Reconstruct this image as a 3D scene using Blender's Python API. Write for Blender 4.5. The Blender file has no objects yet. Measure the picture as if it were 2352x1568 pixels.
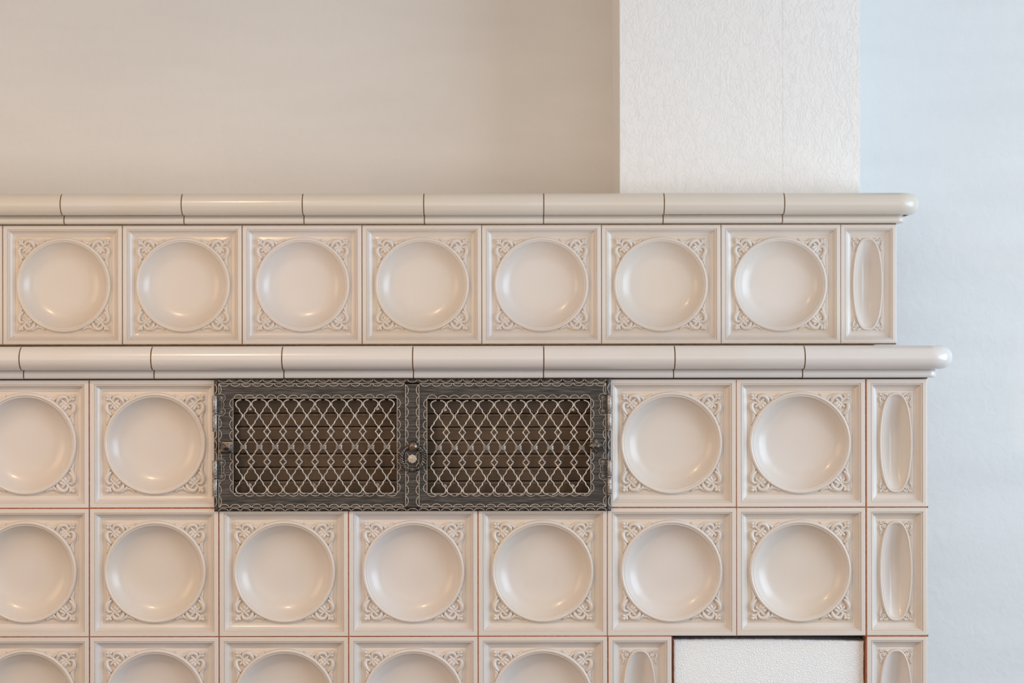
import bpy, bmesh, math, random
from mathutils import Vector, Matrix
random.seed(7)
C = bpy.context.scene.collection
PI = math.pi
F = 4053.0            # focal length in pixels of the 2352 frame
CZ = 1.35             # camera height
CAMY = -3.0

def px(x, y, Y=0.0):
    """image point -> world x, z on the vertical plane at depth Y"""
    s = (Y - CAMY) / F
    return ((x - 1176) * s, CZ + (784 - y) * s)

# ------------------------------------------------------------ camera
cd = bpy.data.cameras.new('camera')
cam = bpy.data.objects.new('camera', cd); C.objects.link(cam)
cam.location = (0, CAMY, CZ)
cam.rotation_mode = 'XYZ'
cam.rotation_euler = (PI/2, 0, 0)
cam.matrix_world = Matrix.Translation((0, CAMY, CZ)) @ Matrix.Rotation(PI/2, 4, 'X') @ Matrix.Rotation(math.radians(-0.085), 4, 'Z')
cd.sensor_width = 36; cd.lens = F*36/2352
cd.clip_start = 0.05
cd.dof.use_dof = True; cd.dof.focus_distance = 3.02; cd.dof.aperture_fstop = 3.0
bpy.context.scene.camera = cam

# ------------------------------------------------------------ light and exposure
sc = bpy.context.scene
sc.view_settings.view_transform = 'Standard'; sc.view_settings.look = 'None'
sc.view_settings.gamma = 1; sc.view_settings.use_curve_mapping = False
sc.view_settings.exposure = 0.0
w = bpy.data.worlds.new('world'); sc.world = w; w.use_nodes = True
w.node_tree.nodes['Background'].inputs[0].default_value = (0.75, 0.87, 1.0, 1)
w.node_tree.nodes['Background'].inputs[1].default_value = 0.6

def area(name, loc, rot, sx, sy, power, col):
    l = bpy.data.lights.new(name, 'AREA'); l.shape = 'RECTANGLE'; l.size = sx; l.size_y = sy
    l.energy = power; l.color = col
    o = bpy.data.objects.new(name, l); C.objects.link(o); o.location = loc; o.rotation_euler = rot
    return o
def bulb(name, loc, power, col, r):
    l = bpy.data.lights.new(name, 'SPOT'); l.energy = power; l.color = col; l.shadow_soft_size = r
    l.spot_size = math.radians(140); l.spot_blend = 0.75
    o = bpy.data.objects.new(name, l); C.objects.link(o); o.location = loc; o.rotation_euler = (math.radians(16), 0, 0)
    return o
# daylight through the window in the right wall
area('window_daylight', (2.66, -1.35, 1.42), (0, PI/2, 0), 1.45, 2.5, 66, (0.64, 0.82, 1.0))
# unseen fill lights added: pale from behind the camera, warm from the left
area('front_fill', (-0.4, -4.7, 1.35), (PI/2, 0, 0), 5.2, 2.2, 41, (1.0, 0.95, 0.90))
area('warm_side_fill', (-3.05, -1.9, 1.7), (0, -PI/2, 0), 1.3, 1.8, 23, (1.0, 0.68, 0.42))
# warm ceiling bulbs
bulb('ceiling_bulb', (-0.78, -1.5, 2.40), 36, (1.0, 0.68, 0.40), 0.055)
bulb('ceiling_bulb', (2.05, -1.5, 2.40), 11, (1.0, 0.66, 0.38), 0.05)

# ------------------------------------------------------------ materials
def new_mat(name):
    m = bpy.data.materials.new(name); m.use_nodes = True
    nt = m.node_tree; b = nt.nodes['Principled BSDF']
    return m, nt, b
def N(nt, t, **kw):
    n = nt.nodes.new(t)
    for k, v in kw.items():
        if k in n.inputs.keys(): n.inputs[k].default_value = v
        else: setattr(n, k, v)
    return n
def ceramic(name, col, rough=0.32, coat=0.25):
    m, nt, b = new_mat(name)
    b.inputs['Roughness'].default_value = rough
    b.inputs['Coat Weight'].default_value = coat; b.inputs['Coat Roughness'].default_value = 0.14
    geo = N(nt, 'ShaderNodeNewGeometry')
    no = N(nt, 'ShaderNodeTexNoise', Scale=9.0, Detail=2.0)
    nt.links.new(geo.outputs['Position'], no.inputs['Vector'])
    at = N(nt, 'ShaderNodeAttribute'); at.attribute_type = 'OBJECT'; at.attribute_name = 'tone'
    add = N(nt, 'ShaderNodeMath', operation='MULTIPLY_ADD'); 
    nt.links.new(at.outputs['Fac'], add.inputs[0]); add.inputs[1].default_value = 0.5
    nt.links.new(no.outputs['Fac'], add.inputs[2])
    r = N(nt, 'ShaderNodeValToRGB')
    e = r.color_ramp.elements
    e[0].position = 0.15; e[0].color = (col[0]*0.985, col[1]*0.96, col[2]*0.91, 1)
    e[1].position = 0.95; e[1].color = (min(1, col[0]*1.01), col[1]*1.03, col[2]*1.09, 1)
    nt.links.new(add.outputs[0], r.inputs[0]); nt.links.new(r.outputs[0], b.inputs['Base Color'])
    n2 = N(nt, 'ShaderNodeTexNoise', Scale=60.0, Detail=1.0)
    nt.links.new(geo.outputs['Position'], n2.inputs['Vector'])
    bp = N(nt, 'ShaderNodeBump', Strength=0.06, Distance=0.002)
    nt.links.new(n2.outputs['Fac'], bp.inputs['Height']); nt.links.new(bp.outputs[0], b.inputs['Normal'])
    return m
GLAZE = ceramic('cream_glaze', (0.71, 0.65, 0.60))
GLAZE_FIELD = ceramic('cream_glaze_field', (0.73, 0.63, 0.53))  # sunken tile field, slightly more ochre than the frame
GLAZE_LEDGE = ceramic('cream_glaze_ledge', (0.72, 0.675, 0.625), 0.28, 0.35)

def flat_mat(name, col, rough=0.8, metal=0.0, nscale=None, namt=0.15, bump=0.0):
    m, nt, b = new_mat(name)
    b.inputs['Roughness'].default_value = rough; b.inputs['Metallic'].default_value = metal
    b.inputs['Base Color'].default_value = (*col, 1)
    if nscale:
        geo = N(nt, 'ShaderNodeNewGeometry')
        no = N(nt, 'ShaderNodeTexNoise', Scale=nscale, Detail=4.0)
        nt.links.new(geo.outputs['Position'], no.inputs['Vector'])
        r = N(nt, 'ShaderNodeValToRGB'); e = r.color_ramp.elements
        e[0].position = 0.3; e[0].color = (*[c*(1-namt) for c in col], 1)
        e[1].position = 0.7; e[1].color = (*[min(1, c*(1+namt)) for c in col], 1)
        nt.links.new(no.outputs['Fac'], r.inputs[0]); nt.links.new(r.outputs[0], b.inputs['Base Color'])
        if bump:
            bp = N(nt, 'ShaderNodeBump', Strength=1.0, Distance=bump)
            nt.links.new(no.outputs['Fac'], bp.inputs['Height']); nt.links.new(bp.outputs[0], b.inputs['Normal'])
    return m
GROUT = flat_mat('terracotta_grout', (0.36, 0.115, 0.05), 0.9, 0, 160, 0.35)
GROUT_UP = flat_mat('brown_grout', (0.19, 0.11, 0.05), 0.9, 0, 120, 0.3)
CLAY = flat_mat('fired_clay', (0.42, 0.22, 0.13), 0.9, 0, 60, 0.2)
SOOT = flat_mat('dark_firebrick', (0.05, 0.052, 0.055), 0.95, 0, 220, 0.6, 0.002)

def plaster(name, col, mode):
    m, nt, b = new_mat(name)
    b.inputs['Base Color'].default_value = (*col, 1); b.inputs['Roughness'].default_value = 0.85
    geo = N(nt, 'ShaderNodeNewGeometry')
    mp = N(nt, 'ShaderNodeMapping')
    nt.links.new(geo.outputs['Position'], mp.inputs['Vector'])
    if mode == 'rough':
        mp.inputs['Scale'].default_value = (1, 1, 0.62)
        # warped noise contour lines give the squiggly raised threads of the wallpaper
        n1 = N(nt, 'ShaderNodeTexNoise', Scale=72.0, Detail=3.0, Roughness=0.55, Distortion=1.2)
        nt.links.new(mp.outputs[0], n1.inputs['Vector'])
        s = N(nt, 'ShaderNodeMath', operation='SUBTRACT'); s.inputs[1].default_value = 0.5
        a = N(nt, 'ShaderNodeMath', operation='ABSOLUTE')
        r = N(nt, 'ShaderNodeMapRange'); r.inputs['From Min'].default_value = 0.0; r.inputs['From Max'].default_value = 0.075
        r.inputs['To Min'].default_value = 1.0; r.inputs['To Max'].default_value = 0.0
        nt.links.new(n1.outputs['Fac'], s.inputs[0]); nt.links.new(s.outputs[0], a.inputs[0]); nt.links.new(a.outputs[0], r.inputs['Value'])
        n2 = N(nt, 'ShaderNodeTexNoise', Scale=170.0, Detail=4.0, Distortion=0.9)
        nt.links.new(mp.outputs[0], n2.inputs['Vector'])
        ma = N(nt, 'ShaderNodeMath', operation='MULTIPLY_ADD'); ma.inputs[1].default_value = 1.6
        nt.links.new(n2.outputs['Fac'], ma.inputs[0]); nt.links.new(r.outputs[0], ma.inputs[2])
        h = ma.outputs[0]; dist = 0.00042
    else:
        n1 = N(nt, 'ShaderNodeTexNoise', Scale=48.0, Detail=3.0, Roughness=0.55, Distortion=0.5)
        nt.links.new(mp.outputs[0], n1.inputs['Vector'])
        h = n1.outputs['Fac']; dist = 0.0014
        # broad trowel streaks of the hand finished plaster
        mp2 = N(nt, 'ShaderNodeMapping'); mp2.inputs['Scale'].default_value = (1.2, 1, 6.0)
        nt.links.new(geo.outputs['Position'], mp2.inputs['Vector'])
        n3 = N(nt, 'ShaderNodeTexNoise', Scale=2.2, Detail=3.0, Roughness=0.5)
        nt.links.new(mp2.outputs[0], n3.inputs['Vector'])
        rr = N(nt, 'ShaderNodeValToRGB'); e = rr.color_ramp.elements
        e[0].position = 0.3; e[0].color = (*[c*0.965 for c in col], 1)
        e[1].position = 0.7; e[1].color = (*[min(1, c*1.02) for c in col], 1)
        nt.links.new(n3.outputs['Fac'], rr.inputs[0]); nt.links.new(rr.outputs[0], b.inputs['Base Color'])
    bp = N(nt, 'ShaderNodeBump', Strength=1.0, Distance=dist)
    nt.links.new(h, bp.inputs['Height']); nt.links.new(bp.outputs[0], b.inputs['Normal'])
    return m
WALL_WARM = plaster('white_plaster_warm_lit', (0.83, 0.80, 0.77), 'fine')  # back wall left of the chimney, warm light partly in its colour
WALL_COOL = plaster('white_plaster_cool_lit', (0.775, 0.785, 0.79), 'fine')  # same wall to the right, bluish daylight partly put into its colour
WALLPAPER = plaster('roughcast_wallpaper', (0.91, 0.90, 0.89), 'rough')
ROOM = flat_mat('room_paint', (0.78, 0.74, 0.68), 0.9)
FLOORM = flat_mat('oak_floor', (0.17, 0.11, 0.07), 0.5, 0, 12, 0.25)

def iron(name, dark, light, sc_, rough=0.48, thr=0.62, stretch=(1, 1, 1), metal=0.75):
    m, nt, b = new_mat(name)
    geo = N(nt, 'ShaderNodeNewGeometry')
    mp = N(nt, 'ShaderNodeMapping'); mp.inputs['Scale'].default_value = stretch
    nt.links.new(geo.outputs['Position'], mp.inputs['Vector'])
    no = N(nt, 'ShaderNodeTexNoise', Scale=sc_, Detail=5.0, Roughness=0.7)
    nt.links.new(mp.outputs[0], no.inputs['Vector'])
    r = N(nt, 'ShaderNodeValToRGB'); e = r.color_ramp.elements
    e[0].position = thr-0.18; e[0].color = (*dark, 1)
    e[1].position = thr+0.10; e[1].color = (*light, 1)
    nt.links.new(no.outputs['Fac'], r.inputs[0]); nt.links.new(r.outputs[0], b.inputs['Base Color'])
    b.inputs['Metallic'].default_value = metal; b.inputs['Roughness'].default_value = rough
    bp = N(nt, 'ShaderNodeBump', Strength=0.5, Distance=0.0006)
    nt.links.new(no.outputs['Fac'], bp.inputs['Height']); nt.links.new(bp.outputs[0], b.inputs['Normal'])
    return m
IRON_H = iron('brushed_black_iron', (0.026, 0.0235, 0.022), (0.17, 0.15, 0.135), 260, stretch=(0.09, 1, 2.6), thr=0.62, metal=0.3)
IRON_V = iron('brushed_black_iron_upright', (0.026, 0.0235, 0.022), (0.17, 0.15, 0.135), 260, stretch=(0.09, 1, 2.6), thr=0.62, metal=0.3)
IRON_RIM = iron('blackened_iron_rim', (0.030, 0.027, 0.025), (0.17, 0.145, 0.13), 160, metal=0.45)
EDGE = iron('worn_bright_edge', (0.62, 0.54, 0.47), (0.85, 0.76, 0.66), 200, 0.5, metal=0.1)
PEWTER = iron('rubbed_pewter_iron', (0.30, 0.27, 0.25), (0.55, 0.50, 0.46), 150, 0.38, metal=0.8)
WIREM = iron('rubbed_wire', (0.47, 0.42, 0.38), (0.68, 0.62, 0.55), 150, 0.34, metal=0.55)
LOUVRE = flat_mat('brown_louvre_metal', (0.125, 0.083, 0.053), 0.6, 0.0, 25, 0.25)
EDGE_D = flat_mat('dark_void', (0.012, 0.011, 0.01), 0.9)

m, nt, b = new_mat('expanded_polystyrene')
b.inputs['Base Color'].default_value = (0.91, 0.95, 0.98, 1); b.inputs['Roughness'].default_value = 0.45
b.inputs['Subsurface Weight'].default_value = 0.0
geo = N(nt, 'ShaderNodeNewGeometry')
vo = N(nt, 'ShaderNodeTexVoronoi', Scale=270.0); vo.feature = 'DISTANCE_TO_EDGE'
vn = N(nt, 'ShaderNodeTexVoronoi', Scale=270.0)
nt.links.new(geo.outputs['Position'], vo.inputs['Vector']); nt.links.new(geo.outputs['Position'], vn.inputs['Vector'])
ad = N(nt, 'ShaderNodeMapRange'); ad.inputs['From Max'].default_value = 0.22
nt.links.new(vo.outputs['Distance'], ad.inputs['Value'])
sep = N(nt, 'ShaderNodeSeparateColor'); nt.links.new(vn.outputs['Color'], sep.inputs[0])
ma = N(nt, 'ShaderNodeMath', operation='MULTIPLY_ADD'); ma.inputs[1].default_value = 0.5
nt.links.new(sep.outputs[0], ma.inputs[0]); nt.links.new(ad.outputs[0], ma.inputs[2])
bp = N(nt, 'ShaderNodeBump', Strength=0.8, Distance=0.0005)
nt.links.new(ma.outputs[0], bp.inputs['Height']); nt.links.new(bp.outputs[0], b.inputs['Normal'])
FOAM = m

# ------------------------------------------------------------ mesh helpers
def mesh_of(name, verts, faces, mats, fm=None, smooth=True, angle=32):
    me = bpy.data.meshes.new(name)
    me.from_pydata([tuple(v) for v in verts], [], faces); 
    for mm in (mats if isinstance(mats, (list, tuple)) else [mats]): me.materials.append(mm)
    if fm: me.polygons.foreach_set('material_index', fm)
    bm = bmesh.new(); bm.from_mesh(me); bmesh.ops.recalc_face_normals(bm, faces=bm.faces); bm.to_mesh(me); bm.free()
    if smooth:
        me.polygons.foreach_set('use_smooth', [True]*len(me.polygons))
        me.set_sharp_from_angle(angle=math.radians(angle))
    me.update()
    return me
def link(name, me, parent=None, loc=(0, 0, 0), rot=(0, 0, 0), tone=None):
    o = bpy.data.objects.new(name, me); C.objects.link(o)
    o.location = loc; o.rotation_euler = rot
    if parent: o.parent = parent
    if tone is not None: o['tone'] = tone
    return o
def empty(name, loc):
    o = bpy.data.objects.new(name, None); C.objects.link(o); o.location = loc; o.empty_display_size = 0.05
    return o
def tag(o, label, cat, group=None):
    o['label'] = label; o['category'] = cat
    if group: o['group'] = group
    return o

class MB:
    def __init__(s): s.v = []; s.f = []; s.m = []
    def add(s, vs, fs, mi=0):
        n = len(s.v); s.v += [tuple(v) for v in vs]; s.f += [tuple(i+n for i in f) for f in fs]; s.m += [mi]*len(fs)
    def box(s, x0, x1, y0, y1, z0, z1, mi=0):
        vs = [(x, y, z) for x in (x0, x1) for y in (y0, y1) for z in (z0, z1)]
        s.add(vs, [(0,1,3,2), (4,6,7,5), (0,4,5,1), (2,3,7,6), (0,2,6,4), (1,5,7,3)], mi)
    def cbox(s, x0, x1, y0, y1, z0, z1, c, mi=0):
        """box with its front (low y) edges chamfered by c"""
        vs = []
        for (a, y) in ((0, y1), (0, y0+c), (c, y0)):
            vs += [(x0+a, y, z0+a), (x1-a, y, z0+a), (x1-a, y, z1-a), (x0+a, y, z1-a)]
        fs = [(3, 2, 1, 0), (8, 9, 10, 11)]
        for k in (0, 4):
            for i in range(4): fs.append((k+i, k+(i+1) % 4, k+4+(i+1) % 4, k+4+i))
        s.add(vs, fs, mi)
    def tube(s, pts, rad, seg=8, squash=1.0, mi=0, closed=False):
        """sweep along pts; rad number or list; squash flattens the section in y"""
        P = [Vector(p) for p in pts]; n = len(P)
        R = rad if isinstance(rad, (list, tuple)) else [rad]*n
        vs = []
        ref = Vector((0, -1, 0))
        for i in range(n):
            a = P[(i-1) % n] if (closed or i) else P[0]
            c = P[(i+1) % n] if (closed or i < n-1) else P[-1]
            t = (c-a)
            if t.length < 1e-9: t = Vector((1, 0, 0))
            t.normalize()
            q = t.cross(ref)
            if q.length < 1e-3: q = t.cross(Vector((0, 0, 1)))
            q.normalize(); u = q.cross(t).normalized()
            for k in range(seg):
                an = 2*PI*k/seg
                d = q*math.cos(an)*R[i] + u*math.sin(an)*R[i]
                d.y *= squash
                vs.append(P[i]+d)
        fs = []
        for i in range(n if closed else n-1):
            j = (i+1) % n
            for k in range(seg):
                l = (k+1) % seg
                fs.append((i*seg+k, i*seg+l, j*seg+l, j*seg+k))
        if not closed:
            fs.append(tuple(range(seg-1, -1, -1))); fs.append(tuple((n-1)*seg+k for k in range(seg)))
        s.add(vs, fs, mi)
    def blob(s, c, rx, ry, rz, seg=10, rings=6, mi=0):
        vs = []; fs = []
        for i in range(rings+1):
            th = PI*i/rings
            for k in range(seg):
                ph = 2*PI*k/seg
                vs.append((c[0]+rx*math.sin(th)*math.cos(ph), c[1]-ry*math.cos(th), c[2]+rz*math.sin(th)*math.sin(ph)))
        for i in range(rings):
            for k in range(seg):
                l = (k+1) % seg
                fs.append((i*seg+k, i*seg+l, (i+1)*seg+l, (i+1)*seg+k))
        s.add(vs, fs, mi)
    def mesh(s, name, mats, smooth=True, angle=32): return mesh_of(name, s.v, s.f, mats, s.m, smooth, angle)

def smooth_path(pts, rad, sub=4):
    """Catmull-Rom through pts (tuples) with radii"""
    n = len(pts); out = []; ro = []
    for i in range(n-1):
        p0, p1, p2, p3 = pts[max(i-1, 0)], pts[i], pts[i+1], pts[min(i+2, n-1)]
        for k in range(sub):
            t = k/sub
            out.append(tuple(0.5*((2*p1[j])+(-p0[j]+p2[j])*t+(2*p0[j]-5*p1[j]+4*p2[j]-p3[j])*t*t+(-p0[j]+3*p1[j]-3*p2[j]+p3[j])*t**3) for j in range(len(p1))))
            ro.append(rad[i]*(1-t)+rad[i+1]*t)
    out.append(pts[-1]); ro.append(rad[-1])
    return out, ro

def bvl(o, wdt=0.002, seg=2):
    md = o.modifiers.new('bevel', 'BEVEL'); md.width = wdt; md.segments = seg; md.limit_method = 'ANGLE'
    return o

# ------------------------------------------------------------ the room (setting)
YB = 0.62      # back wall plane
def struct(name, mb, mat, smooth=False):
    o = link(name, mb.mesh(name, mat, smooth)); o['kind'] = 'structure'; return o
XL, XR, YF, ZC = -3.2, 2.75, -4.8, 2.55
COLX0, COLX1, COLY = 0.2056, 0.662, 0.355
mb = MB(); mb.box(XL-.2, XR+.2, YF-.2, YB+.25, -0.1, 0); struct('floor', mb, FLOORM)
mb = MB(); mb.box(XL-.2, XR+.2, YF-.2, YB+.25, ZC, ZC+.1); struct('ceiling', mb, ROOM)
mb = MB(); mb.box(XL-.2, 0.43, YB, YB+.2, 0, ZC); struct('wall_back', mb, WALL_WARM)
mb = MB(); mb.box(0.43, XR+.2, YB, YB+.2, 0, ZC); struct('wall_back_right', mb, WALL_COOL)
mb = MB(); mb.box(XL-.2, XL, YF-.2, YB, 0, ZC); struct('wall_left', mb, ROOM)
mb = MB(); mb.box(XL, XR, YF-.2, YF, 0, ZC); struct('wall_front', mb, ROOM)
mb = MB()
mb.box(XR, XR+.2, YF, YB, 0, 0.68); mb.box(XR, XR+.2, YF, YB, 2.22, ZC)
mb.box(XR, XR+.2, YF, -2.62, 0.68, 2.22); mb.box(XR, XR+.2, -0.08, YB, 0.68, 2.22)
struct('wall_right', mb, ROOM)
mb = MB()
mb.box(XR, XR+.06, -2.62, -0.08, 0.68, 0.74); mb.box(XR, XR+.06, -2.62, -0.08, 2.16, 2.22)
for yy in (-2.62, -1.38, -0.14): mb.box(XR, XR+.06, yy, yy+0.06, 0.74, 2.16)
struct('window_1', mb, flat_mat('white_window_paint', (0.8, 0.8, 0.8), 0.4))
# chimney breast of two wallpaper widths, the seam open a hair
mb = MB(); SX = 0.515
mb.box(COLX0, COLX1, COLY+.0006, YB, CZ+.2705, ZC)
ch = struct('wall_chimney_breast', mb, WALLPAPER)
for x0, x1 in ((COLX0, SX-.0004), (SX+.0004, COLX1)):
    mb = MB(); mb.cbox(x0, x1, COLY, COLY+.0006, CZ+.2706, ZC, 0.0003)
    link('wallpaper_strip', mb.mesh('wallpaper_strip', WALLPAPER, False), ch)

# ------------------------------------------------------------ the tiled stove
P = 0.22
stove = empty('tiled_stove', (-0.3, 0.3, 0))
tag(stove, 'cream glazed tiled stove in two tiers with round dished relief tiles and rounded ledges', 'tiled stove')
def S(v): return (v[0]+0.3, v[1]-0.3, v[2])     # world -> stove space

def relief_tile(W, H, ins, ra, rb, ogive=0.0, dish=0.0195, name='tile', dexp=6.0, NS=96):
    """front relief: square loops inward, then oval loops. Local x right, z up, front at y=0 facing -y.
    ins: list of (inset_left, inset_right, inset_vert, depth)"""
    def rect(l, r, v, d):
        x0, x1, z0, z1 = -W/2+l, W/2-r, -H/2+v, H/2-v
        out = []
        for k in range(NS):
            t = 2*PI*k/NS; c, s = math.cos(t), math.sin(t); mx = max(abs(c), abs(s))
            out.append(((x0+x1)/2+(x1-x0)/2*c/mx, d, (z0+z1)/2+(z1-z0)/2*s/mx))
        return out
    l, r, v, d = ins[-1]
    cx = (-W/2+l + W/2-r)/2
    def oval(a, b, d):
        out = []
        for k in range(NS):
            t = 2*PI*k/NS; c, s = math.cos(t), math.sin(t)
            if ogive: c = math.copysign(abs(c)**ogive, c)
            out.append((cx+a*c, d, b*s))
        return out
    loops = [rect(*i) for i in ins]
    field_start = len(loops)-1
    loops.append(oval(ra, rb, d))
    vs = [p for lp in loops for p in lp]; fs = []; fm = []
    for i in range(len(loops)-1):
        for k in range(NS):
            q = (k+1) % NS
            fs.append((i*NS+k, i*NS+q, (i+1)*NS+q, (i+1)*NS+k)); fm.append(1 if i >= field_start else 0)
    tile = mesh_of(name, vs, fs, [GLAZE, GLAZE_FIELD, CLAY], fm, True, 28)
    # the dish with its raised ring
    prof = [(1.0, 0.0006), (0.6, -0.0018), (0.0, -0.0038), (-1.0, -0.0053), (-2.6, -0.0060), (-4.2, -0.0056), (-5.4, -0.0044), (-5.9, -0.0034), (-6.3, -0.0034), (-7.0, -0.0036), (-7.6, -0.0031), (-8.2, -0.0020)]
    if ogive: prof = [(o*.66, z*.85) for o, z in prof]
    lo = [oval(ra+o*.001, rb+o*.001, d+z) for o, z in prof]
    q = .0057 if ogive else .0085
    a0, b0, d0 = ra-q, rb-q, d-.0012
    for t in (1, .985, .965, .94, .91, .87, .83, .78, .72, .65, .56, .45, .32, .17, .002):
        lo.append(oval(a0*t, b0*t, d0+dish*(1-t**dexp)))
    vs = [p for lp in lo for p in lp]; fs = []
    for i in range(len(lo)-1):
        for k in range(NS):
            q = (k+1) % NS
            fs.append((i*NS+k, i*NS+q, (i+1)*NS+q, (i+1)*NS+k))
    bowl = mesh_of('dish', vs, fs, [GLAZE], None, True, 60)
    return tile, bowl, d, cx

# strokes of one acanthus corner ornament: (u, v) in zoom units from the field corner, radius in the same units
STROKES = [
    # trefoil in the corner
    ([(168, 92), (168, 150), (215, 215)], [40, 30, 26]),
    ([(88, 88), (135, 135), (215, 215)], [46, 34, 28]),
    ([(92, 168), (150, 168), (215, 215)], [40, 30, 26]),
    # stem and knot
    ([(205, 205), (250, 250), (300, 300)], [28, 30, 28]),
    ([(195, 400), (235, 355), (300, 300), (355, 235), (400, 195)], [30, 30, 34, 30, 30]),
    # upper scroll
    ([(235, 260), (262, 150), (340, 95), (440, 115), (510, 190), (535, 265)], [24, 36, 46, 52, 46, 30]),
    ([(300, 150), (380, 70), (480, 78), (560, 110)], [14, 24, 30, 22]),
    ([(560, 120), (625, 170), (655, 215)], [30, 36, 26]),
    ([(640, 135), (720, 150), (800, 105), (862, 42)], [22, 32, 26, 10]),
    # lower scroll
    ([(215, 300), (130, 290), (75, 340), (72, 440), (120, 540), (190, 600)], [24, 34, 44, 50, 46, 30]),
    ([(110, 300), (48, 370), (48, 480), (80, 570)], [14, 24, 30, 22]),
    ([(85, 560), (130, 650), (160, 720)], [30, 36, 26]),
    ([(100, 640), (112, 740), (88, 830), (62, 885)], [24, 32, 24, 9]),
    # palmette towards the ring
    ([(350, 262), (400, 298), (438, 322)], [26, 40, 38]),
    ([(310, 310), (365, 365), (402, 402)], [28, 44, 42]),
    ([(262, 350), (298, 400), (322, 438)], [26, 40, 38]),
]
def ornament(corner, sx, sz, depth, scale, fat=1.38):
    mb = MB(); k = 0.0614e-3*scale
    for pts, rad in STROKES:
        p3 = [(corner[0]-sx*u*k, depth-0.0008, corner[1]-sz*v*k) for u, v in pts]
        p, r = smooth_path(p3, [q*k*fat for q in rad], 3)
        # rounded ends
        mb.tube(p, r, 8, 1.15)
        mb.blob(p[0], r[0], r[0]*1.15, r[0], 8, 6); mb.blob(p[-1], r[-1], r[-1]*1.15, r[-1], 8, 6)
    return mb.mesh('corner_ornament', [GLAZE], True, 60)

FRAME = [(0.0000, 0.034), (0.0000, 0.0012), (0.0004, 0.0004), (0.0011, 0.0), (0.0068, 0.0), (0.0072, 0.0004), (0.0076, 0.0019), (0.0080, 0.0020),
         (0.0087, 0.0011), (0.0095, 0.0012), (0.0101, 0.0024), (0.0107, 0.0038), (0.0117, 0.0058), (0.0132, 0.0077), (0.0152, 0.0092), (0.0176, 0.0103),
         (0.0196, 0.0109), (0.0203, 0.0118), (0.0209, 0.0117), (0.0222, 0.0111)]
GAP = 0.0013
def square_set(H):
    W = P-GAP; H = H-GAP
    t, bw, d, cx = relief_tile(W, H, [(a, a, a, b) for a, b in FRAME], 0.0868, 0.0868, name='tile')
    hw, hh = W/2-.0222, H/2-.0222
    orn = [ornament((sx*hw*0.995, sz*hh*0.995), sx, sz, d, 1.0) for sx in (-1, 1) for sz in (-1, 1)]
    return t, bw, orn
def narrow_set(W, H, rr, ra, rb, name):
    W -= GAP; H -= GAP
    ins = [(a, a*rr, a, b) for a, b in FRAME]
    t, bw, d, cx = relief_tile(W, H, ins, ra, rb, 0.74, 0.0200, name=name, dexp=2.3)
    hw = (W-.0222*(1+rr))/2; hh = H/2-.0222
    orn = [ornament((cx+sx*hw*0.99, sz*hh*0.995), sx, sz, d, 0.49, 1.3) for sx in (-1, 1) for sz in (-1, 1)]
    return t, bw, orn
HU, HL = 0.2198, 0.2186
SETS = {'U': square_set(HU), 'L': square_set(HL),
        'UN': narrow_set(0.1035, HU, 1.0, 0.0280, 0.0850, 'corner_tile'),
        'LN': narrow_set(0.1040, HL, 1.0, 0.0280, 0.0850, 'corner_tile'),
        'LH': narrow_set(0.1085, HL, 1.0, 0.0290, 0.0850, 'tile')}
def place_tile(kind, name, cx, Y, cz, rot=0, base=0.0):
    me, bw, orn = SETS[kind]
    tone = base + random.uniform(-0.35, 0.35)
    j = 0.0018
    o = link(name, me, stove, S((cx, Y+random.uniform(-.0004, .0004), cz)), (random.uniform(-j, j), random.uniform(-j, j)*.6, rot+random.uniform(-j, j)), tone)
    link('dish', bw, o, tone=tone)
    for q in orn: link('corner_ornament', q, o, tone=tone)
    return o

XE = 0.7065                       # right end of both tiers
YU = 0.2415                       # face of the upper tier
ZU1, ZU0 = CZ+0.2148, CZ-0.0050   # upper row
ZR = [CZ-0.0640, CZ-0.2826, CZ-0.5012, CZ-0.7198]   # lower rows
# lower tier column boundaries in metres
LB = [px(x, 0)[0] for x in (-688, -391, -93.5, 204, 502, 799.5, 1097, 1394.5, 1690.5, 1988)]
UB = [(x-1176)*(3+YU)/F for x in (-544, -269, 6, 281, 556, 831.5, 1106.5, 1381.5, 1656.5, 1931)]
for i in range(len(UB)-1):
    place_tile('U', 'tile', (UB[i]+UB[i+1])/2, YU, (ZU0+ZU1)/2, base=0.0)
place_tile('UN', 'corner_tile', (UB[-1]+XE)/2+.0002, YU, (ZU0+ZU1)/2)
for r in range(3):
    zc = (ZR[r]+ZR[r+1])/2
    for i in range(len(LB)-1):
        if r == 0 and 4 <= i <= 6: continue       # the vent grille takes three tiles
        if r == 2 and i >= 7: continue            # the opening
        place_tile('L', 'tile', (LB[i]+LB[i+1])/2, 0.0, zc, base=0.15)
    place_tile('LN', 'corner_tile', (LB[-1]+XE)/2+.0002, 0.0, zc, base=0.15)
XO0 = px(1543, 0)[0]; XO1 = LB[-1]
place_tile('LH', 'tile', (LB[7]+XO0)/2, 0.0, (ZR[2]+ZR[3])/2, base=0.15)
# right-hand return of the stove
for (Y0, z0, z1, kd) in ((YU, ZU0, ZU1, 'U'), (0.0, ZR[1], ZR[0], 'L'), (0.0, ZR[2], ZR[1], 'L'), (0.0, ZR[3], ZR[2], 'L')):
    y = Y0+0.036
    while y+P < YB+0.12:
        o = place_tile(kd, 'tile', XE, y+P/2, (z0+z1)/2, PI/2)
        o.location.x = XE+0.3-.0006
        y += P
        if y+P > YB+0.0: break
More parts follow.
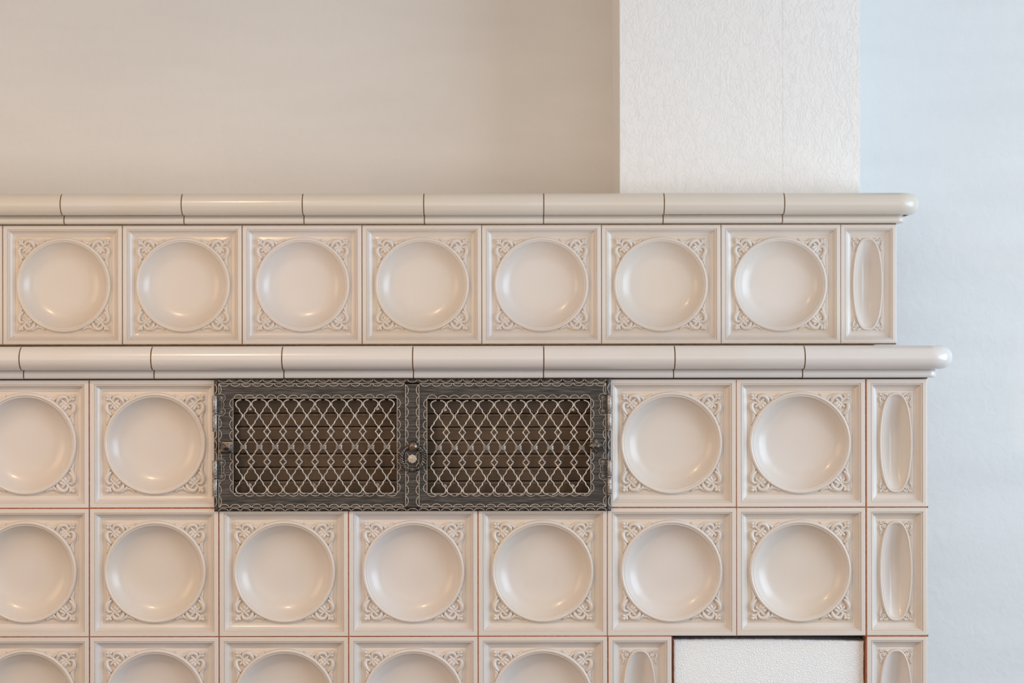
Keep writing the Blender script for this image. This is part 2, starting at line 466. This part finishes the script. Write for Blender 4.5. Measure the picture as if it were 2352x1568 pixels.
# grout: thin recessed bars between the tiles, joined
def grout(name, xs, zs, Y, xl, xr, mat, skip=None, halfs=()):
    mb = MB()
    g = GAP/2+.0009; d = 0.0011
    for z in zs: mb.box(xl+.3, xr+.3, Y+d-.3, Y+.02-.3, z-g, z+g)
    for i, x in enumerate(xs):
        for k in range(len(zs)-1):
            if skip and skip(i, k): continue
            mb.box(x-g+.3, x+g+.3, Y+d+.00015-.3, Y+.02-.3, zs[k+1], zs[k])
    o = link(name, mb.mesh(name, mat, False), stove); return o
XLU = UB[0]; XLL = LB[0]
grout('grout', UB, [ZU1, ZU0], YU, XLU, XE-.0005, GROUT_UP)
GX0, GX1 = LB[4], LB[7]
mb = MB(); g = GAP/2+.0009
def gb(x0, x1, z0, z1, y0=0.0011): mb.box(x0+.3, x1+.3, y0-.3, .02-.3, z0, z1)
for k, z in enumerate(ZR):
    if k == 2:
        gb(XLL, XO0, z-g, z+g); gb(XO1-.002, XE+.0006, z-g, z+g, 0.0004); gb(XO0, XO1, z+.0004, z+g)
    elif k == 3: gb(XLL, XO0, z-g, z+g); gb(XO1, XE, z-g, z+g)
    elif k == 1: gb(XLL, XE+.0006, z-g, z+g, 0.0006)
for i, x in enumerate(LB):
    for k in range(3):
        if k == 0 and i in (5, 6): continue
        if k == 2 and i == 8: continue
        if k == 2 and i == 9: gb(x, x+g, ZR[k+1], ZR[k], .00125); continue
        gb(x-g, x+g, ZR[k+1], ZR[k], .00125)
gb(XO0-g, XO0+.0002, ZR[3], ZR[2])
link('grout', mb.mesh('grout', GROUT, False), stove)
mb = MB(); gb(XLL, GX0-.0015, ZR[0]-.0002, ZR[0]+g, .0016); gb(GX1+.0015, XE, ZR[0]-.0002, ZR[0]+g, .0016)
link('grout', mb.mesh('grout', flat_mat('dark_brown_joint', (0.07, 0.05, 0.04), 0.9), False), stove)  # joint under the lower ledge, darker brown than the other grout
# brick core and the plastered base (behind the tiles; leaves the fire opening and the air chamber free)
def sbox(name, x0, x1, y0, y1, z0, z1, mat):
    mb = MB(); mb.box(x0+.3, x1+.3, y0-.3, y1-.3, z0, z1); return link(name, mb.mesh(name, mat, False), stove)
sbox('core', XLU+.001, XE-.034, YU+.0345, YB-.002, ZU0-.003, ZU1+.05, CLAY)
GX0, GX1 = LB[4], LB[7]
sbox('core', XLL+.001, GX0-.002, .0345, YB-.002, ZR[3], ZR[0]+.045, CLAY)
sbox('core', GX1+.002, XE-.034, .0345, YB-.002, ZR[2]+.0, ZR[0]+.045, CLAY)
sbox('core', GX0-.002, GX1+.002, .0345, YB-.002, ZR[3], ZR[1], CLAY)
sbox('core', GX1+.002, XO0-.002, .0345, YB-.002, ZR[3], ZR[2], CLAY)
sbox('core', XO1+.002, XE-.034, .0345, YB-.002, ZR[3], ZR[2], CLAY)
sbox('core', GX0-.002, GX1+.002, .20, YB-.002, ZR[1], ZR[0]+.045, SOOT)
sbox('core', GX0-.002, GX1+.002, .0345, .20, ZR[0]+.001, ZR[0]+.045, CLAY)
sbox('firebox_wall', XO0-.002, XO1+.002, .10, YB-.002, ZR[3], ZR[2]-.0005, SOOT)
sbox('firebox_lintel', XO0-.001, XO1+.001, .022, .10, ZR[2]-.004, ZR[2]-.0005, SOOT)
sbox('base', XLL, XE, 0.004, YB-.002, 0.0, ZR[3]-.0015, flat_mat('base_plaster', (0.6, 0.55, 0.5), 0.85))

# ledges: profile (overhang, height) swept along the front and round the right corner
def ledge_profile(back):
    pr = [(-.03, 0.0), (.0090, 0.0), (.0118, .0006), (.0134, .0022), (.0140, .0050), (.0138, .0095), (.0126, .0130), (.0108, .0146)]
    c = (.0215, .0344); r = .0198
    for k in range(0, 19):
        a = math.radians(-112+k*(202/18.0))
        pr.append((c[0]+r*math.cos(a), c[1]+r*math.sin(a)))
    pr += [(.010, .0543), (-back, .0543)]
    return pr
def ledge(name, x0, x1, Y, z0, back, mat, corner=False, shrink=0.0, tone=0.0, ends=True):
    pr = ledge_profile(back)
    if shrink:
        out = []
        for i, (o, h) in enumerate(pr):
            if o > -.02: o -= shrink
            h = min(max(h, shrink*.3), .0543-shrink)
            out.append((o, h))
        pr = out
    path = []     # each entry maps overhang -> (x, y)
    path.append(lambda o: (x0, Y-o))
    if not corner: path.append(lambda o: (x1, Y-o))
    else:
        path.append(lambda o: (max(x0, XE-max(0, -o)), Y-o))
        for k in range(0, 13):
            a = PI/2*k/12
            path.append(lambda o, a=a: (XE+o*math.sin(a), Y-o*math.cos(a)) if o > 0 else (max(x0, XE+o), Y-o))
        path.append(lambda o: (max(x0, XE+o), YB-.002))
    vs = []; fs = []; n = len(pr)
    for f in path:
        for (o, h) in pr:
            x, y = f(o); vs.append((x+.3, y-.3, z0+h))
    for i in range(len(path)-1):
        for k in range(n-1):
            fs.append((i*n+k, i*n+k+1, (i+1)*n+k+1, (i+1)*n+k))
    fs.append(tuple(range(n)))
    if not corner: fs.append(tuple((len(path)-1)*n+k for k in range(n-1, -1, -1)))
    return link(name, mesh_of(name, vs, fs, [mat], None, True, 35), stove, tone=tone)
ZLU = ZU1+.0012; ZLL = CZ-.0622
JU = [-1.4774+k*.2195 for k in range(10)]       # upper joints, last at 0.498
JL = [-1.4885+k*.2201 for k in range(10)]       # lower joints, last at 0.492
JU = [((x-1176)*(3+YU-.041)/F) for x in (-968, -691, -415, 138+.5, 416.5, 694.5, 973.5, 1249.5, 1526.5, 1803)]
JU = [JU[3]-.2195*3, JU[3]-.2195*2, JU[3]-.2195] + JU[3:]
JL = [((x-1176)*(3-.041)/F) for x in (43.5, 346, 647, 947.5, 1249, 1550.5, 1849.5)]
JL = [JL[0]-.2201*3, JL[0]-.2201*2, JL[0]-.2201] + JL
for (J, Y, z, back, gm, tn, xl) in ((JU, YU, ZLU, YB-YU-.003, GROUT_UP, -0.5, XLU), (JL, 0.0, ZLL, YU+.03, GROUT_UP, 0.8, XLL)):
    hg = .00105
    for k in range(len(J)-1):
        x0 = J[k]+hg if k else xl
        ledge('ledge_tile', x0, J[k+1]-hg, Y, z+random.uniform(-.0002, .0002), back, GLAZE_LEDGE, tone=tn+random.uniform(-.2, .2))
    ledge('ledge_tile', J[-1]+hg, XE, Y, z, back, GLAZE_LEDGE, corner=True, tone=tn)
    ledge('ledge_grout', xl+.001, XE, Y, z, back, gm, corner=True, shrink=0.0007)

# ------------------------------------------------------------ the foam board in the opening
fx0, fz0 = px(1545.5, 1469, .012); fx1, fz1 = px(1984.3, 1473, .012)
fb = MB(); rnd = random.Random(3)
x0, x1 = fx0, fx1
nx, nz = 60, 30
zt = lambda x: fz0+(fz1-fz0)*(x-x0)/(x1-x0)+0.0016*math.sin((x-x0)/(x1-x0)*PI)
zbot = ZR[3]-.0010
vs = []; fs = []
def jit(a=.0003): return rnd.uniform(-a, a)
outline = []
for i in range(nx+1): x = x0+(x1-x0)*i/nx; outline.append((x, zt(x)+jit()))
for i in range(1, nz+1): outline.append((x1-abs(jit(.0007)), zt(x1)+(zbot-zt(x1))*i/nz))
for i in range(1, nx+1): outline.append((x1+(x0-x1)*i/nx, zbot))
for i in range(1, nz): outline.append((x0+abs(jit(.0005)), zbot+(zt(x0)-zbot)*i/nz))
n = len(outline); cx, cz = (x0+x1)/2, (zt(x0)+zbot)/2
for (s, y) in ((0.0, .060), (0.0, .0140), (.0010, .0124), (.0022, .0118)):
    for (x, z) in outline:
        dx = -s if x > cx+.21*0 and x > x1-.003 else (s if x < x0+.003 else 0)
        dz = -s*1.6 if z > zt(x)-.002 else 0
        vs.append((x+dx, y, z+dz))
for L in range(3):
    for i in range(n): fs.append((L*n+i, L*n+(i+1) % n, (L+1)*n+(i+1) % n, (L+1)*n+i))
fs.append(tuple(3*n+i for i in range(n)))
fs.append(tuple(i for i in range(n-1, -1, -1)))
fo = link('foam_board', mesh_of('foam_board', vs, fs, [FOAM], None, False))
tag(fo, 'white expanded polystyrene board plugging the square opening in the lower tiled front', 'foam board')

# ------------------------------------------------------------ the iron vent grille
YG = -0.006          # plane of the door plates
gr = empty('vent_grille', (px(947, 0)[0], 0.0, ZR[1]))
tag(gr, 'blackened wrought-iron warm-air grille with two wire-mesh doors set among the tiles', 'vent grille')
GO = Vector(gr.location)
def G(x, y, Y=YG):
    a, z = px(x, y, Y); return (a-GO.x, Y-GO.y, z-GO.z)
U = (3+YG)/F         # metres per pixel on the grille plane
def gbox(mb, xa, xb, ya, yb, Yf, Yb, c=0.0, mi=0):
    """pixels -> box whose front face is at Yf"""
    a = G(xa, yb, Yf); b_ = G(xb, ya, Yf)
    if c: mb.cbox(a[0], b_[0], Yf, Yb, a[2], b_[2], c, mi)
    else: mb.box(a[0], b_[0], Yf, Yb, a[2], b_[2], mi)
# rim: four sloping mitred bars
def rim_bar(p):   # p: four corner points outer/inner
    pass
OX0, OX1, OY0, OY1 = 491, 1403, 868.5, 1173.5
IX0, IX1, IY0, IY1 = 500.5, 1393, 878.5, 1165
YO = -0.004; 
def rim_mesh(side):
    o = [G(OX0, OY0, YG), G(OX1, OY0, YG), G(OX1, OY1, YG), G(OX0, OY1, YG)]
    i_ = [G(IX0, IY0, YG), G(IX1, IY0, YG), G(IX1, IY1, YG), G(IX0, IY1, YG)]
    a, b2 = side, (side+1) % 4
    def at(p, y): return (p[0], y, p[2])
    def mix(p, q, t): return (p[0]+(q[0]-p[0])*t, 0, p[2]+(q[2]-p[2])*t)
    prof = [(0.0, -0.0006), (0.0, -.0045), (0.08, -.0062), (0.72, -.0082), (0.86, -.0074), (0.92, -.0050), (1.0, -.0050), (1.0, -0.0006)]
    vs = []
    for (t, y) in prof:
        vs.append(at(mix(o[a], i_[a], t), y)); 
    for (t, y) in prof:
        vs.append(at(mix(o[b2], i_[b2], t), y))
    n = len(prof)
    fs = [(k, k+1, n+k+1, n+k) for k in range(n-1)]+[tuple(range(n)), tuple(range(2*n-1, n-1, -1))]
    return mesh_of('rim_bar', vs, fs, [IRON_RIM], None, True, 20)
rims = [link('rim_bar', rim_mesh(s), gr) for s in range(4)]

def scallops(mb, p0, p1, side, depth, Y, pitch=25.2, line=True, r=.00050, start=0.0, fill=1.0):
    """arcs rooted on the line p0-p1 (pixels) bulging towards side (unit pixel vector)"""
    dx, dy = p1[0]-p0[0], p1[1]-p0[1]; L = math.hypot(dx, dy); ux, uy = dx/L, dy/L
    nn = max(1, int(round(L/pitch))); st = L/nn
    for k in range(nn):
        c = (k+.5)*st+random.uniform(-.6, .6); hw = st*.455*random.uniform(.94, 1.03); dd = depth*random.uniform(.9, 1.08)
        pts = []
        for j in range(9):
            a = PI*j/8
            q = c-hw*math.cos(a); s_ = math.sin(a)**1.25*dd
            pts.append(G(p0[0]+ux*q+side[0]*s_, p0[1]+uy*q+side[1]*s_, Y))
        mb.tube(pts, [r*.6]+[r*random.uniform(.75, 1.1) for _ in range(7)]+[r*.6], 5)
    if line:
        pts = [G(p0[0]+dx*t/16, p0[1]+dy*t/16, Y) for t in range(17)]
        mb.tube(pts, [r*random.uniform(.6, 1.0) for _ in pts], 5)
def stuff(o): o['kind'] = 'stuff'; return o
# scallop stamping on the rim
for s_, args in enumerate((((500, 870.5), (1394, 870.5), (0, 1), 7.0), ((1402, 879), (1402, 1164), (-1, 0), 6.2), ((1394, 1172.5), (500, 1172.5), (0, -1), 6.2), ((492, 1164), (492, 879), (1, 0), 5.6))):
    mb = MB(); scallops(mb, *args, YG-.0022, r=.00046, line=False)
    stuff(link('scallop_edging', mb.mesh('scallop_edging', [EDGE]), rims[s_]))
# centre astragal strip
mb = MB(); gbox(mb, 929.5, 963.5, 881, 1164, YG-.0035, YG+.002, .0005)
ast = link('centre_strip', mb.mesh('centre_strip', [IRON_V], False), gr)
mb = MB()
scallops(mb, (931, 882), (931, 1163), (1, 0), 6.8, YG-.0037)
scallops(mb, (962.3, 1163), (962.3, 882), (-1, 0), 6.8, YG-.0037)
stuff(link('scallop_edging', mb.mesh('scallop_edging', [EDGE]), ast))

WIRE = [(22, 278), (52, 285), (75, 303), (83, 326), (72, 357), (47, 385), (38, 413), (14, 438), (9, 462), (20, 492), (44, 520), (52, 545), (77, 573), (84, 594), (76, 612), (57, 632), (56, 644), (76, 666), (84, 686), (76, 708), (50, 735), (42, 756), (16, 786), (12, 808)]
WIRE = WIRE + [(h, 1616-y) for h, y in reversed(WIRE[:-1])]
def door(dname, PX0, PX1, HX0, HX1, HY0, HY1, wx0, wy, knob_side):
    """plate PX0..PX1, opening HX0..HX1 x HY0..HY1; wx0: first pair centre px; wy: px offset of wire rows"""
    d = empty('door', (0, 0, 0)); d.parent = gr
    bars = MB(); Yf = YG-.0012; Yb = YG+.003
    # plate with hole: one continuous frame
    ox0, oz1 = G(PX0, 879)[0], G(0, 879)[2]; ox1, oz0 = G(PX1, 0)[0], G(0, 1164.5)[2]
    hx0, hz1 = G(HX0, 0)[0], G(0, HY0)[2]; hx1, hz0 = G(HX1, 0)[0], G(0, HY1)[2]
    O = [(ox0, oz0), (ox1, oz0), (ox1, oz1), (ox0, oz1)]; H = [(hx0, hz0), (hx1, hz0), (hx1, hz1), (hx0, hz1)]
    vs = [(x, Yf, z) for x, z in O]+[(x, Yf, z) for x, z in H]+[(x, Yb+.0018, z) for x, z in O]+[(x, Yb+.0018, z) for x, z in H]
    fs = []
    for i in range(4):
        j = (i+1) % 4
        fs += [(i, j, 4+j, 4+i), (8+i, 12+i, 12+j, 8+j), (i, 8+i, 8+j, j), (4+i, 4+j, 12+j, 12+i)]
    pl = link('door_plate', mesh_of('door_plate', vs, fs, [IRON_H], None, False), d)
    mb = MB(); Y = Yf-.0002
    scallops(mb, (PX0+1, 879.6), (PX1-1, 879.6), (0, 1), 6.8, Y)
    scallops(mb, (PX1-1, 1163.6), (PX0+1, 1163.6), (0, -1), 6.8, Y)
    if PX0 < 600: scallops(mb, (PX0+1, 881), (PX0+1, 1163), (1, 0), 6.4, Y)
    else: scallops(mb, (PX1-1, 881), (PX1-1, 1163), (-1, 0), 6.4, Y)
    scallops(mb, (HX0-1, HY0-.6), (HX1+1, HY0-.6), (0, -1), 7.8, Y)
    scallops(mb, (HX0-1, HY1+.6), (HX1+1, HY1+.6), (0, 1), 6.6, Y)
    scallops(mb, (HX0-.8, HY0), (HX0-.8, HY1), (-1, 0), 8.4, Y)
    scallops(mb, (HX1+.8, HY0), (HX1+.8, HY1), (1, 0), 7.6, Y)
    stuff(link('scallop_edging', mb.mesh('scallop_edging', [EDGE]), d))
    # wires
    k_ = 1/4.9; pit = 36.62
    wm = {}
    for s_ in (-1, 1):
        p3 = []
        for h, y in WIRE:
            a = G(700+s_*h*k_, 860+y*k_+wy, YG-.0030); p3.append(a)
        p, r = smooth_path(p3, [.00118]*len(p3), 3)
        x00 = G(700, 0, YG-.0030)[0]
        mb = MB(); mb.tube([(q[0]-x00, q[1]+.0004*math.sin(i*.9), q[2]) for i, q in enumerate(p)], r, 8)
        wm[s_] = mb.mesh('mesh_wire', [WIREM], True, 60)
    cm = MB()
    for y0, y1 in ((-4.2, -1.6), (-1.1, 1.4), (1.9, 4.2)):
        a = 8*U*.92
        cm.tube([(-a, 0, -y0*U), (-a, 0, -y1*U)], .0001, 4)
        ring = []
    cm = MB()
    for zc_, rr in ((.0021, 1.0), (0, .93), (-.0021, 1.0)):
        pts = []
        for k in range(16):
            t = 2*PI*k/16; pts.append((.0052*rr*math.cos(t), .0026*math.sin(t), zc_*1.1))
        cm.tube(pts, .00115, 6, closed=True)
    cm.box(-.0044, .0044, -.0018, .0018, -.0028, .0028)
    cme = cm.mesh('wire_collar', [PEWTER], True, 50)
    for i in range(10):
        xc = wx0+i*pit
        X = G(xc, 0, YG-.0030)
        for s_ in (-1, 1): link('mesh_wire', wm[s_], d, (X[0], random.uniform(-.0002, .0002), 0))
        link('wire_collar', cme, d, (G(xc+.6, 0, YG-.0035)[0], YG-.0042, G(0, 860+808*k_+wy, YG-.0035)[2]))
    # little clamps that hold the mesh
    cl = MB(); cl.box(-.0016, .0016, 0, .0075, -.0016, .0016); cl.box(-.0032, -.0012, .0002, .0030, -.0026, .0026); cl.box(-.0012, .0022, .0002, .003, -.0026, -.0012); 
    clm = cl.mesh('mesh_clamp', [PEWTER], False)
    for xi in (1, 5, 9):
        for yy in (378, 1236):
            g_ = G(wx0+(xi-.5)*pit-1.5, 860+yy*k_+wy, YG+.004)
            link('mesh_clamp', clm, d, g_)
    return d
dl = door('door', 501, 930, 536, 911, 913.8, 1131, 558.2, 0.0, -1)
dr = door('door', 963, 1392.5, 981.3, 1355.6, 915, 1132, 1006.4, 2.6, 1)
dl['label'] = 'left wire-mesh door'; dr['label'] = 'right wire-mesh door'

# door knobs: cushion shaped studs with drawn-out corners
def cushion(name, cx, cy, half, rotdeg, par):
    n = 32; vs = []; fs = []
    prof = [(0.50, .000), (0.55, -.006), (0.97, -.0105), (1.0, -.0125), (0.95, -.0145), (0.84, -.0155), (0.55, -.0158), (0.30, -.0160), (0.22, -.0168), (0.04, -.0172)]
    for s_, y in prof:
        for k in range(n):
            t = 2*PI*k/n+PI/4
            c, s2 = math.cos(t), math.sin(t)
            a4 = abs(math.cos(2*(t)))          # 0 at corners
            rad = half*(1.26-0.44*a4**0.6) if s_ > .3 else half
            rr = rad*s_
            vs.append((rr*c, y, rr*s2))
    L = len(prof)
    for i in range(L-1):
        for k in range(n):
            q = (k+1) % n; fs.append((i*n+k, i*n+q, (i+1)*n+q, (i+1)*n+k))
    fs.append(tuple((L-1)*n+k for k in range(n)))
    g_ = G(cx, cy, -.02)
    return link(name, mesh_of(name, vs, fs, [PEWTER_D], None, True, 50), par, (g_[0], YG-.0012, g_[2]), (0, math.radians(rotdeg), 0))
PEWTER_D = iron('dark_rubbed_iron', (0.07, 0.062, 0.058), (0.34, 0.30, 0.27), 120, 0.3, metal=0.85)
cushion('knob', 520.5, 1026, .0124, 0, dl)
cushion('knob', 1369.5, 1024.5, .0112, 45, dr)

# latch: ball stud, twisted ring and hammered nail on the centre strip
lt = empty('latch', (0, 0, 0)); lt.parent = gr
mb = MB(); c = G(948, 1025.5, -.022); mb.blob((c[0], YG-.0085, c[2]), .0089, .0085, .0090, 24, 14)
mb.tube([(c[0], YG-.0035, c[2]), (c[0], YG-.0012, c[2])], .0095, 20)
link('ball_stud', mb.mesh('ball_stud', [iron('hammered_ball', (0.09, 0.07, 0.06), (0.45, 0.36, 0.28), 160, 0.3, metal=0.8)], True, 50), lt)
mb = MB(); c = G(947.2, 1051.5, -.016); R0 = 26.2*U
for st in range(3):
    pts = []
    n = 160
    for k in range(n):
        t = 2*PI*k/n; ph = 2*PI*st/3+t*9
        rr = R0+.0019*math.cos(ph); pts.append((c[0]+rr*math.sin(t), YG-.0078+.0019*math.sin(ph)-.0018*math.cos(t)*0, c[2]+rr*1.02*math.cos(t)))
    mb.tube(pts, .0021, 8, closed=True)
link('twisted_ring', mb.mesh('twisted_ring', [PEWTER_D], True, 60), lt)
mb = MB(); c = G(946.6, 1053, -.012); vs = []; fs = []; n = 32
for i, (rr, y) in enumerate(((.0070, 0.0), (.0076, -.0022), (.0072, -.0044), (.0052, -.0050), (.0046, -.0044), (.0034, -.0048), (.0004, -.0056))):
    for k in range(n):
        t = 2*PI*k/n; w_ = 1+(.07*math.cos(t*8) if i < 5 else 0.02*math.cos(t*5))
        vs.append((c[0]+rr*w_*math.cos(t), YG-.0037+y, c[2]+rr*w_*math.sin(t)))
for i in range(6):
    for k in range(n): q = (k+1) % n; fs.append((i*n+k, i*n+q, (i+1)*n+q, (i+1)*n+k))
fs.append(tuple(6*n+k for k in range(n)))
link('nail_head', mesh_of('nail_head', vs, fs, [iron('worn_nail', (0.22, 0.18, 0.16), (0.72, 0.64, 0.56), 420, 0.5, 0.5, metal=0.4)], None, True, 40), lt)

# hinges
def hinge(bx, y0, y1, leaf_dir, ly0, ly1):
    h = empty('hinge', (0, 0, 0)); h.parent = gr
    ym = (y0+y1)/2; cz = lambda y: G(0, y, -.012)[2]
    X = G(bx, 0, -.012)[0]; Yc = YG-.0038
    for (a, b2) in ((y0, ym-1), (ym+1, y1)):
        L = cz(a)-cz(b2)
        mb = MB(); zs = []
        prof = [(0, .0040), (.0006, .0046), (.0016, .0046), (.0020, .0041), (.0026, .0044), (L-.0026, .0044), (L-.0020, .0041), (L-.0016, .0046), (L-.0006, .0046), (L, .0040)]
        mb.tube([(X, Yc, cz(b2)+p) for p, _ in prof], [r for _, r in prof], 20)
        link('knuckle', mb.mesh('knuckle', [iron_k], True, 40), h)
    # scalloped leaf
    x_in = bx+leaf_dir*6; 
    out = []
    ra = 9.2; rb2 = 8.0; c1 = (bx+leaf_dir*15.5, ly0+9.2); c2 = (bx+leaf_dir*15.5, ly1-9.2)
    pts = [(x_in, ly0+1.5)]
    for k in range(9):
        t = math.radians(-110+k*(165/8.0)); pts.append((c1[0]+leaf_dir*ra*math.cos(t), c1[1]+ra*math.sin(t)))
    ymid = (ly0+ly1)/2
    for k in range(7):
        t = math.radians(-60+k*20); pts.append((bx+leaf_dir*(16.5+5.2*math.cos(t)), ymid+9.5*math.sin(t)))
    for k in range(9):
        t = math.radians(-55+k*(165/8.0)); pts.append((c2[0]+leaf_dir*ra*math.cos(t), c2[1]+ra*math.sin(t)))
    pts.append((x_in, ly1-1.5))
    f = [G(x, y, -.009) for x, y in pts]; n = len(f)
    Yl = YG-.0012
    vs = [(p[0], Yl+.0002, p[2]) for p in f]+[(p[0], Yl-.0012, p[2]) for p in f]
    fs = [tuple(range(n, 2*n)), tuple(range(n-1, -1, -1))]+[(i, (i+1) % n, n+(i+1) % n, n+i) for i in range(n)]
    link('hinge_leaf', mesh_of('hinge_leaf', vs, fs, [IRON_V], None, False), h)
    mb = MB(); mb.tube([(p[0], Yl-.0012, p[2]) for p in f], .00062, 6)
    a = G(c1[0]+leaf_dir*.5, c1[1]+4, -.009); b3 = G(c2[0]+leaf_dir*.5, c2[1]-4, -.009)
    mb.tube([(a[0], Yl-.0012, a[2]), (b3[0], Yl-.0012, b3[2])], .00035, 6)
    for cc in (c1, c2):
        g_ = G(cc[0], cc[1], -.009)
        mb.tube([(g_[0]+.0031*math.cos(2*PI*k/16), Yl-.0012, g_[2]+.0031*math.sin(2*PI*k/16)) for k in range(16)], .0003, 5, closed=True)
    link('leaf_edge', mb.mesh('leaf_edge', [EDGE2], True, 60), h)
    for cc in (c1, c2):
        g_ = G(cc[0], cc[1], -.009)
        mb = MB(); mb.blob((g_[0], Yl-.0012, g_[2]), .0018, .0019, .0018, 12, 8)
        link('rivet', mb.mesh('rivet', [EDGE2], True, 60), h)
iron_k = iron('speckled_hinge_iron', (0.13, 0.12, 0.115), (0.55, 0.50, 0.46), 380, 0.34, 0.55, metal=0.7)
EDGE2 = iron('pewter_edge', (0.34, 0.30, 0.27), (0.60, 0.54, 0.48), 200, 0.4, metal=0.5)
hinge(492.5, 908, 990, 1, 903.5, 953.5)
hinge(492.5, 1057, 1139, 1, 1052.5, 1102)
hinge(1399.8, 907.5, 988.5, -1, 903.5, 953)
hinge(1399.8, 1056.5, 1137.5, -1, 1051.5, 1101.5)

# louvre slats behind the mesh
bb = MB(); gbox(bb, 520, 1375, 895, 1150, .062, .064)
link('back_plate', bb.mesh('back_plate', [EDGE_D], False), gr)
for (xa, xb, off) in ((529, 922, 0), (973, 1366, 1.6)):
    z0 = 921.5+off
    ys = [861+off+k*31.1 for k in range(0, 12)]
    for k in range(-1, 7+0):
        yt = 917.5+off+31.0*k; yb = yt+30.6
        a = G(xa, yt, .03); b4 = G(xb, yb, .03)
        zt_, zb_ = a[2], b4[2]
        # leaning slat with a folded lip on top
        pr = [(zt_, .032), (zt_-.0006, .0275), (zt_-.0042, .0262), (zt_-.0050, .0272), (zb_+.0012, .0318), (zb_-.001, .040), (zb_+.0005, .043), (zt_-.003, .040)]
        vs = [(a[0], y, z) for z, y in pr]+[(b4[0], y, z) for z, y in pr]; n = len(pr)
        fs = [(i, (i+1) % n, n+(i+1) % n, n+i) for i in range(n)]+[tuple(range(n)), tuple(range(2*n-1, n-1, -1))]
        link('louvre_slat', mesh_of('louvre_slat', vs, fs, [LOUVRE], None, True, 30), gr)
# casing that carries the slats
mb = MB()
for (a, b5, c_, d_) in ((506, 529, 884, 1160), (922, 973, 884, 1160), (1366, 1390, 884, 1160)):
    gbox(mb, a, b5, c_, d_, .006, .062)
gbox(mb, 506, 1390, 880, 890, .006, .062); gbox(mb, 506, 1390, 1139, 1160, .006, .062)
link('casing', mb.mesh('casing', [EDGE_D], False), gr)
